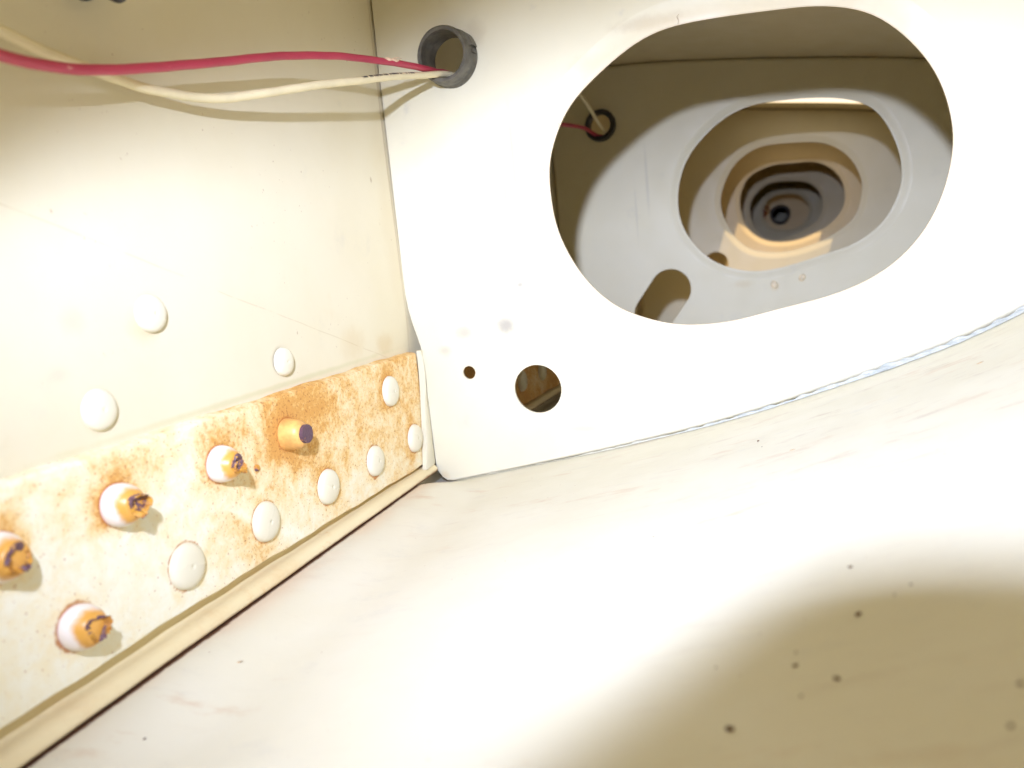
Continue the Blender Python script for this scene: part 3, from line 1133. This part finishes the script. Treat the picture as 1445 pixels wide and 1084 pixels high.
rib6 = make_rib(6, RIBY[5], H6, [], M['rib_deep'], 'sixth rib, small bright crescent inside the innermost black band')
rib7 = make_rib(7, RIBY[6], circle(0.1540, 0.1145, 0.0140, 64), [], M['rib_deep'], 'farthest rib, dim brown disc with a tiny dark round hole')
# dark bushing and a bit of red wire at the farthest rib
ls = []
for rr, dy in ((0.0120, 0.010), (0.0120, -0.006), (0.0155, -0.006), (0.0170, -0.0002), (0.0170, 0.004)):
    ls.append([(0.1540 + rr * math.cos(2 * math.pi * i / 40) * (1 + 0.04 * math.sin(3 * i * 0.157)), RIBY[6] + dy, 0.1145 + rr * math.sin(2 * math.pi * i / 40)) for i in range(40)])
vv, ff = rings(ls)
mesh_obj('bushing', vv, ff, M['black'], rib7, smooth=True)
tuft = thing('wire_knot', 'tiny red brown knot of wire deep inside, beside the dark centre hole', 'wire', (0.1270, RIBY[6] - 0.004, 0.118))
for a_, b_ in ((0, 0), (0.006, 0.004), (-0.004, 0.009)):
    pp = catmull_open([(0.118 + a_, RIBY[6] - 0.003, 0.100 + b_), (0.124 + a_, RIBY[6] - 0.010, 0.112 + b_), (0.130 + a_, RIBY[6] - 0.008, 0.120 + b_), (0.123 + a_, RIBY[6] - 0.003, 0.128 + b_)], 6)
    v, f = tube(pp, 0.0018, 8)
    mesh_obj('strand', v, f, M['red'] if a_ == 0 else M['stem'], tuft, smooth=True)

# closing plate behind
v, f = box(-0.02, 0.325, YEND, YEND + 0.002, -0.01, 0.21)
tp = mesh_obj('closing_plate', v, f, M['rib_far'])
tag(tp, 'dark plate closing the far end, seen through the tiniest hole', 'plate')

# small tab of the nearest rib that turns forward onto the strip
def tab():
    v, f = [], []
    K = 26
    prof = [(0.0001, -0.0004), (0.0013, -0.0004), (0.0015, 0.0), (0.0014, 0.0095), (0.0001, 0.0100)]
    for i in range(K + 1):
        t = i / K
        z = 0.0560 - 0.0500 * t
        w = 0.0030 + 0.0075 * (t ** 1.6)
        bulge = 0.0008 * math.sin(math.pi * min(1, t * 1.1)) + 0.0004 * math.sin(t * 9)
        y0 = -w
        v += [(0.0002 + bulge * 0.2, y0, z), (0.0017 + bulge, y0 - 0.0002, z), (0.0022 + bulge, y0 + 0.0006, z), (0.0016, -0.0002, z), (0.0004, 0.0004, z)]
    for i in range(K):
        for j in range(5):
            k = (j + 1) % 5
            f.append((i * 5 + j, i * 5 + k, (i + 1) * 5 + k, (i + 1) * 5 + j))
    f.append((0, 1, 2, 3, 4))
    f.append(tuple(K * 5 + j for j in range(5)))
    o = mesh_obj('side_tab', v, f, M['rib'], rib1)
    return smooth_by_angle(o, 50)


tab()

# uneven bluish bead of sealant smeared along the foot of the nearest rib
def sealant():
    rn = random.Random(11)
    ph = [rn.uniform(0, 6.28) for _ in range(8)]
    v, f = [], []
    K, seg = 420, 8
    for i in range(K + 1):
        t = i / K
        x = 0.012 + (0.262 - 0.012) * t
        w = 0.5 + 0.5 * sum(math.sin(x * fr + p) for fr, p in zip((60, 130, 290, 610, 1100), ph)) / 3.2
        w = max(0.0, min(1.1, w))
        size = (0.00022 + 0.00085 * max(0, min(1, (x - 0.05) / 0.14)) ** 1.2) * (0.45 + 0.75 * w)
        cy, cz = -0.0002, zl(x) + 0.0003
        sl = (zl(x + 0.001) - zl(x - 0.001)) / 0.002
        nx, nz = -sl / math.hypot(1, sl), 1 / math.hypot(1, sl)
        for k in range(seg + 1):
            a = math.pi * 0.5 * k / seg          # from the floor up on to the web
            bul = 1 + 0.15 * math.sin(x * 900 + k)
            d_out = size * 0.9 * math.cos(a) * bul
            d_up = size * 1.5 * math.sin(a) * bul
            v.append((x + nx * d_up, cy - d_out, cz + nz * d_up))
    m_ = seg + 1
    for i in range(K):
        for j in range(seg):
            f.append((i * m_ + j, i * m_ + j + 1, (i + 1) * m_ + j + 1, (i + 1) * m_ + j))
    return mesh_obj('sealant', v, f, M['sealant'], rib1, smooth=True)


sealant()

# lumps of paint on the second rib
for (x, y, z), r in (((0.1438, RIBY[1], 0.0580), 0.0024), ((0.1599, RIBY[1], 0.0611), 0.0022)):
    v, f = [], []
    rn = random.Random(int(x * 1e4))
    n, rows = 14, 5
    for i in range(rows):
        a = math.pi / 2 * i / rows
        for k in range(n):
            th = 2 * math.pi * k / n
            q = r * math.cos(a) * (1 + 0.15 * math.sin(2 * th + x * 900)) * (1 + 0.05 * rn.uniform(-1, 1))
            v.append((x + q * math.cos(th), y - 0.0016 * math.sin(a) + 0.0002, z + q * math.sin(th)))
    c = len(v)
    v.append((x, y - 0.0016, z))
    for i in range(rows - 1):
        for k in range(n):
            f.append((i * n + k, i * n + (k + 1) % n, (i + 1) * n + (k + 1) % n, (i + 1) * n + k))
    for k in range(n):
        f.append(((rows - 1) * n + k, (rows - 1) * n + (k + 1) % n, c))
    o = mesh_obj('lump', v, f, M['lump'], rib2, smooth=True)

# ------------------------------------------------------------------ wires
cream_pts = [(0.0130, -0.262, 0.1600), (0.0090, -0.225, 0.1520), (0.0060, -0.1900, 0.1474), (0.0040, -0.1766, 0.1452), (0.0030, -0.1666, 0.1434), (0.0015, -0.1488, 0.1420), (0.0018, -0.1340, 0.1408),
             (0.0040, -0.1156, 0.1413), (0.0092, -0.0966, 0.1451), (0.0140, -0.0768, 0.1496), (0.0172, -0.0596, 0.1532),
             (0.0205, -0.0339, 0.1585), (0.0238, -0.0160, 0.1616), (0.0266, -0.0050, 0.1634), (0.0300, 0.010, 0.1655), (0.036, 0.050, 0.180), (0.0415, 0.105, 0.190),
             (0.0440, 0.150, 0.1785), (0.0452, 0.185, 0.1690), (0.0455, 0.2085, 0.1632), (0.046, 0.225, 0.161), (0.050, 0.27, 0.150), (0.045, 0.34, 0.145), (0.045, 0.40, 0.160)]
red_pts = [(0.0220, -0.262, 0.1380), (0.0170, -0.225, 0.1376), (0.0140, -0.1939, 0.1380), (0.0115, -0.1842, 0.1376), (0.0095, -0.1733, 0.1383), (0.0080, -0.1613, 0.1399), (0.0072, -0.1437, 0.1434),
           (0.0080, -0.1185, 0.1494), (0.0105, -0.0887, 0.1564), (0.0145, -0.0666, 0.1601), (0.0180, -0.0493, 0.1617),
           (0.0215, -0.0347, 0.1627), (0.0232, -0.0211, 0.1636), (0.0238, -0.0070, 0.1645), (0.0255, 0.010, 0.165), (0.030, 0.060, 0.158), (0.0300, 0.110, 0.1575),
           (0.0330, 0.150, 0.1620), (0.0368, 0.185, 0.1640), (0.0400, 0.2085, 0.1618), (0.043, 0.225, 0.160), (0.040, 0.28, 0.150), (0.040, 0.40, 0.155)]


def make_wire(name, pts, r, mat, label, marks=None):
    path = catmull_open(pts, 14)
    k_ = len(name)
    path = [p + Vector((0.00008 * math.sin(p.y * 170 + k_), 0, 0.00006 * math.sin(p.y * 150 + 2 * k_) + 0.00003 * math.sin(p.y * 470))) for p in path]
    v, f = tube(path, r, 16)
    root = thing(name, label, 'wire', tuple(path[40]))
    at = None
    if marks:
        vals = []
        for p in v:
            c = min(path, key=lambda q: abs(q.y - p[1]))
            up = (p[2] - c.z) / r
            vals.append(1.0 if marks[0] < p[1] < marks[1] and up > 0.55 else 0.0)
        at = {'mark': vals}
    o = mesh_obj('insulation', v, f, mat, root, smooth=True, attrs=at)
    return root, path


cw, cpath = make_wire('cream_wire', cream_pts, 0.00122, M['cream'], 'cream wire sagging under the red one and running into the bushing', (-0.056, -0.024))
rw, rpath = make_wire('red_wire', red_pts, 0.00118, M['red'], 'crimson red wire crossing over the cream one and entering the bushing')

# nicked sleeve of the red wire near the corner
seg_pts = [p for p in rpath if -0.047 < p.y < -0.030]
sp = [p + Vector((0.0003, 0, 0.00045)) for p in seg_pts]
n_ = len(sp)
v, f = tube(sp, lambda t: 0.00095 * math.sin(math.pi * min(1, max(0.03, t))) ** 0.7 * (1 + 0.12 * math.sin(t * 23)), 12)
mesh_obj('nick', v, f, M['bare'], rw, smooth=True)
# a torn whisker sticking up from it
q = sp[n_ // 2]
v, f = tube([q, q + Vector((0.0006, 0.001, 0.0012)), q + Vector((0.0012, 0.0028, 0.0014)), q + Vector((0.0018, 0.0042, 0.0011))], lambda t: 0.00022 * (1 - t * 0.6), 6)
mesh_obj('torn_whisker', v, f, M['bare'], rw, smooth=True)

# ------------------------------------------------------------------ black clip at the very top
clip = thing('clip', 'small black clip just poking in at the top edge above the wires', 'clip', (-0.003, -0.147, 0.162))
path = catmull_open([(-0.0035, -0.1500, 0.1640), (0.002, -0.1502, 0.1622), (0.0056, -0.1488, 0.1596), (0.0066, -0.1466, 0.1588), (0.0060, -0.1450, 0.1608), (0.002, -0.1445, 0.1635), (-0.0035, -0.1443, 0.1650)], 8)
v, f = tube(path, 0.0016, 12)
mesh_obj('loop', v, f, M['black'], clip, smooth=True)
v, f = tube([Vector((-0.0039, -0.1472, 0.1645)), Vector((-0.0025, -0.1472, 0.1645))], 0.0050, 24)
smooth_by_angle(mesh_obj('pad', v, f, M['black'], clip), 40)

# ------------------------------------------------------------------ crumbs and chips on the floor
def slope(x):
    return math.atan((zl(x + 0.002) - zl(x - 0.002)) / 0.004)


def crumb(x, y, r, kind, label, group, seed, long=1.0):
    rnd = random.Random(seed)
    bm = bmesh.new()
    bmesh.ops.create_icosphere(bm, subdivisions=2, radius=1.0)
    ph = [rnd.uniform(0, 6) for _ in range(6)]
    for vt in bm.verts:
        p = vt.co
        k = 1 + 0.28 * math.sin(3.1 * p.x + ph[0]) * math.cos(2.7 * p.y + ph[1]) + 0.16 * math.sin(6 * p.z + 4 * p.x + ph[2]) + rnd.uniform(-0.08, 0.08)
        vt.co = Vector((p.x * k * r * long, p.y * k * r, p.z * k * r * (0.55 if kind == 'crumb' else 0.22)))
    bmesh.ops.rotate(bm, verts=bm.verts, cent=(0, 0, 0), matrix=Matrix.Rotation(rnd.uniform(0, 6.28) if kind == 'crumb' else rnd.uniform(-0.3, 0.5), 3, 'Z'))
    bmesh.ops.rotate(bm, verts=bm.verts, cent=(0, 0, 0), matrix=Matrix.Rotation(-slope(x), 3, 'Y'))
    me = bpy.data.meshes.new('rust_crumb' if kind == 'crumb' else 'paint_chip')
    bm.to_mesh(me)
    bm.free()
    me.materials.append(M[kind])
    o = bpy.data.objects.new('rust_crumb' if kind == 'crumb' else 'paint_chip', me)
    COL.objects.link(o)
    o.location = (x, y, zf(x, y) + r * (0.38 if kind == 'crumb' else 0.15))
    tag(o, label, 'crumb' if kind == 'crumb' else 'chip', group)
    return o


G1, G2 = 'dark crumbs lying on the lower skin', 'paint chips lying on the lower skin'
CR = [
    (0.1373, -0.1993, 0.00052, 'largest and darkest crumb, low in the shaded patch of the lower skin'),
    (0.1516, -0.1916, 0.00036, 'round brown crumb in the shade, right of the small clustered pair'),
    (0.1462, -0.1859, 0.00033, 'dark crumb in the middle of the shaded patch with a fainter one above'),
    (0.1559, -0.1744, 0.00042, 'flat brown crumb just inside the upper rim of the shadow'),
    (0.1644, -0.1682, 0.00020, 'tiny crumb on the upper rim of the shadow, farthest right of it'),
    (0.1617, -0.1705, 0.00018, 'tiny brown crumb between the rim crumb and the flat one'),
    (0.1342, -0.1819, 0.00016, 'lone tiny speck near the left border of the shadow'),
    (0.1464, -0.1820, 0.00018, 'faint small crumb just above the middle crumb in the shade'),
    (0.1468, -0.1942, 0.00020, 'faint tan crumb between the largest crumb and the round brown one'),
    (0.1715, -0.2006, 0.00034, 'brown crumb at the right border of the picture in the shade'),
    (0.1687, -0.2082, 0.00028, 'faded crumb below the one at the right border'),
    (0.1563, -0.1560, 0.00034, 'reddish crumb on the lit skin just above the shadow'),
    (0.1379, -0.0435, 0.00038, 'small reddish crumb close under the foot of the nearest rib'),
    (0.1392, -0.0520, 0.00018, 'pinhead dark crumb beside the reddish one near the rib foot'),
    (0.0207, -0.1894, 0.00026, 'tiny pinkish crumb at the bottom left near the spar foot'),
    (0.1137, -0.1122, 0.00016, 'tiny grey speck alone in the middle of the lit skin'),
]
for i, (x, y, r, lab) in enumerate(CR):
    crumb(x, y, r, 'crumb', lab, G1, 50 + i, 1.25)
for i, (x, y, r, lab) in enumerate([
    (0.2021, -0.0376, 0.00050, 'long tan paint chip near the right end of the rib foot'),
    (0.0205, -0.1592, 0.00042, 'grey brown flaked chip beside the spar foot at lower left'),
    (0.1480, -0.0658, 0.00036, 'faint tan chip right of the reddish crumb'),
]):
    crumb(x, y, r, 'chip', lab, G2, 90 + i, 2.3)

# loose fibres clinging to the edge of the big hole
for nm, pts_, lab in (
    ('fibre', [(0.0634, -0.0004, 0.1205), (0.0622, -0.0012, 0.1235), (0.0605, -0.0010, 0.1240), (0.0600, -0.0016, 0.1262), (0.0588, -0.0008, 0.1270)], 'thin brown fibre clinging to the left edge of the large oval hole'),
    ('fibre', [(0.0700, -0.0004, 0.1400), (0.0690, -0.0014, 0.1384), (0.0675, -0.0010, 0.1392), (0.0668, -0.0016, 0.1375), (0.0650, -0.0006, 0.1378)], 'small curled fibre at the upper left edge of the large oval hole'),
    ('fibre', [(0.1160, -0.0003, 0.1668), (0.1163, -0.0012, 0.1680), (0.1158, -0.0010, 0.1690), (0.1165, -0.0004, 0.1700)], 'short fibre standing on the upper rim of the large oval hole')):
    pp = catmull_open(pts_, 6)
    v, f = tube(pp, 0.000075, 5)
    base = bpy.data.objects.new(nm, None)
    o = mesh_obj(nm, v, f, M['hair'], None, smooth=True)
    bpy.data.objects.remove(base)
    tag(o, lab, 'fibre', 'loose fibres on the nearest rib')

# dark grit stuck in the gap between the spar foot and the lower skin
v, f = [], []
rn = random.Random(3)
for i in range(70):
    y = -0.262 + 0.258 * rn.random()
    x = rn.uniform(0.001, 0.0042)
    r = rn.uniform(0.0001, 0.0003)
    b = len(v)
    c = Vector((x, y, zf(x, y) + r * 0.4))
    for d in ((1, 0, 0), (-1, 0, 0), (0, 1, 0), (0, -1, 0), (0, 0, 1), (0, 0, -1)):
        v.append(c + Vector(d) * r * rn.uniform(0.7, 1.3))
    for a_, b_, c_ in ((0, 2, 4), (2, 1, 4), (1, 3, 4), (3, 0, 4), (2, 0, 5), (1, 2, 5), (3, 1, 5), (0, 3, 5)):
        f.append((b + a_, b + b_, b + c_))
gr = mesh_obj('grit', v, f, M['crumb'])
tag(gr, 'dark rust grit caught in the gap under the spar foot', 'grit', kind='stuff')

# ------------------------------------------------------------------ the photographer's camera (behind the view, throws the round shadow)
def cpos(a, b, c):
    """right, down, forward -> world"""
    return CAM + right * a + down * b + fwd * c


cam_thing = thing('photo_camera', 'black camera with petal hood and raised flash looking into the panel', 'camera', tuple(cpos(0, 0, -0.06)))
EK = [(-180, 0.004), (-70, 0.004), (-50, 0.0110), (-36, 0.0172), (-26.4, 0.0206), (-21.8, 0.0225), (-16.7, 0.0248), (-11.8, 0.0268), (-5.4, 0.0276),
      (0.7, 0.0266), (4.4, 0.0250), (12, 0.0215), (25, 0.0130), (45, 0.0085), (70, 0.004), (180, 0.004)]
n = 144
ls = []
for rr, fr in ((0.0400, 0), (0.0400, 1), (0.0388, 1), (0.0388, 0)):
    l = []
    for i in range(n):
        th = -180 + 360 * i / n
        e = hermite(EK, th) if -179 < th else 0.004
        c = -0.030 if fr == 0 else e
        a = math.radians(th)
        l.append(cpos(rr * math.sin(a), -rr * math.cos(a), c))
    ls.append(l)
vv, ff = rings(ls)
smooth_by_angle(mesh_obj('petal_hood', vv, ff, M['body'], cam_thing), 40)
ls = []
for rr, c in ((0.0385, -0.028), (0.0335, -0.020), (0.0335, -0.075), (0.0375, -0.075), (0.0375, -0.028)):
    ls.append([cpos(rr * math.cos(2 * math.pi * i / 48), rr * math.sin(2 * math.pi * i / 48), c) for i in range(48)])
vv, ff = rings(ls)
smooth_by_angle(mesh_obj('lens_barrel', vv, ff, M['body'], cam_thing), 40)


def cbox(name, a0, a1, b0, b1, c0, c1, mat, bev=0.004):
    bm = bmesh.new()
    vs = [bm.verts.new(cpos(a, b, c)) for a in (a0, a1) for b in (b0, b1) for c in (c0, c1)]
    for q in ((0, 1, 3, 2), (4, 6, 7, 5), (0, 4, 5, 1), (2, 3, 7, 6), (0, 2, 6, 4), (1, 5, 7, 3)):
        bm.faces.new([vs[i] for i in q])
    bmesh.ops.recalc_face_normals(bm, faces=bm.faces)
    bmesh.ops.bevel(bm, geom=list(bm.edges), offset=bev, segments=3, affect='EDGES')
    me = bpy.data.meshes.new(name)
    bm.to_mesh(me)
    bm.free()
    me.transform(Matrix.Translation(-cam_thing.location))
    me.materials.append(mat)
    o = bpy.data.objects.new(name, me)
    COL.objects.link(o)
    o.parent = cam_thing
    return o


cbox('body', -0.065, 0.065, -0.040, 0.050, -0.135, -0.075, M['body'], 0.008)
cbox('flash_head', -0.052, -0.002, -0.081, -0.056, -0.045, -0.0215, M['body'], 0.003)
cbox('flash_arm', -0.034, -0.018, -0.062, -0.035, -0.100, -0.040, M['body'], 0.002)
cbox('flash_window', -0.038, -0.016, -0.0745, -0.0622, -0.0225, -0.0192, M['glass'], 0.0005)
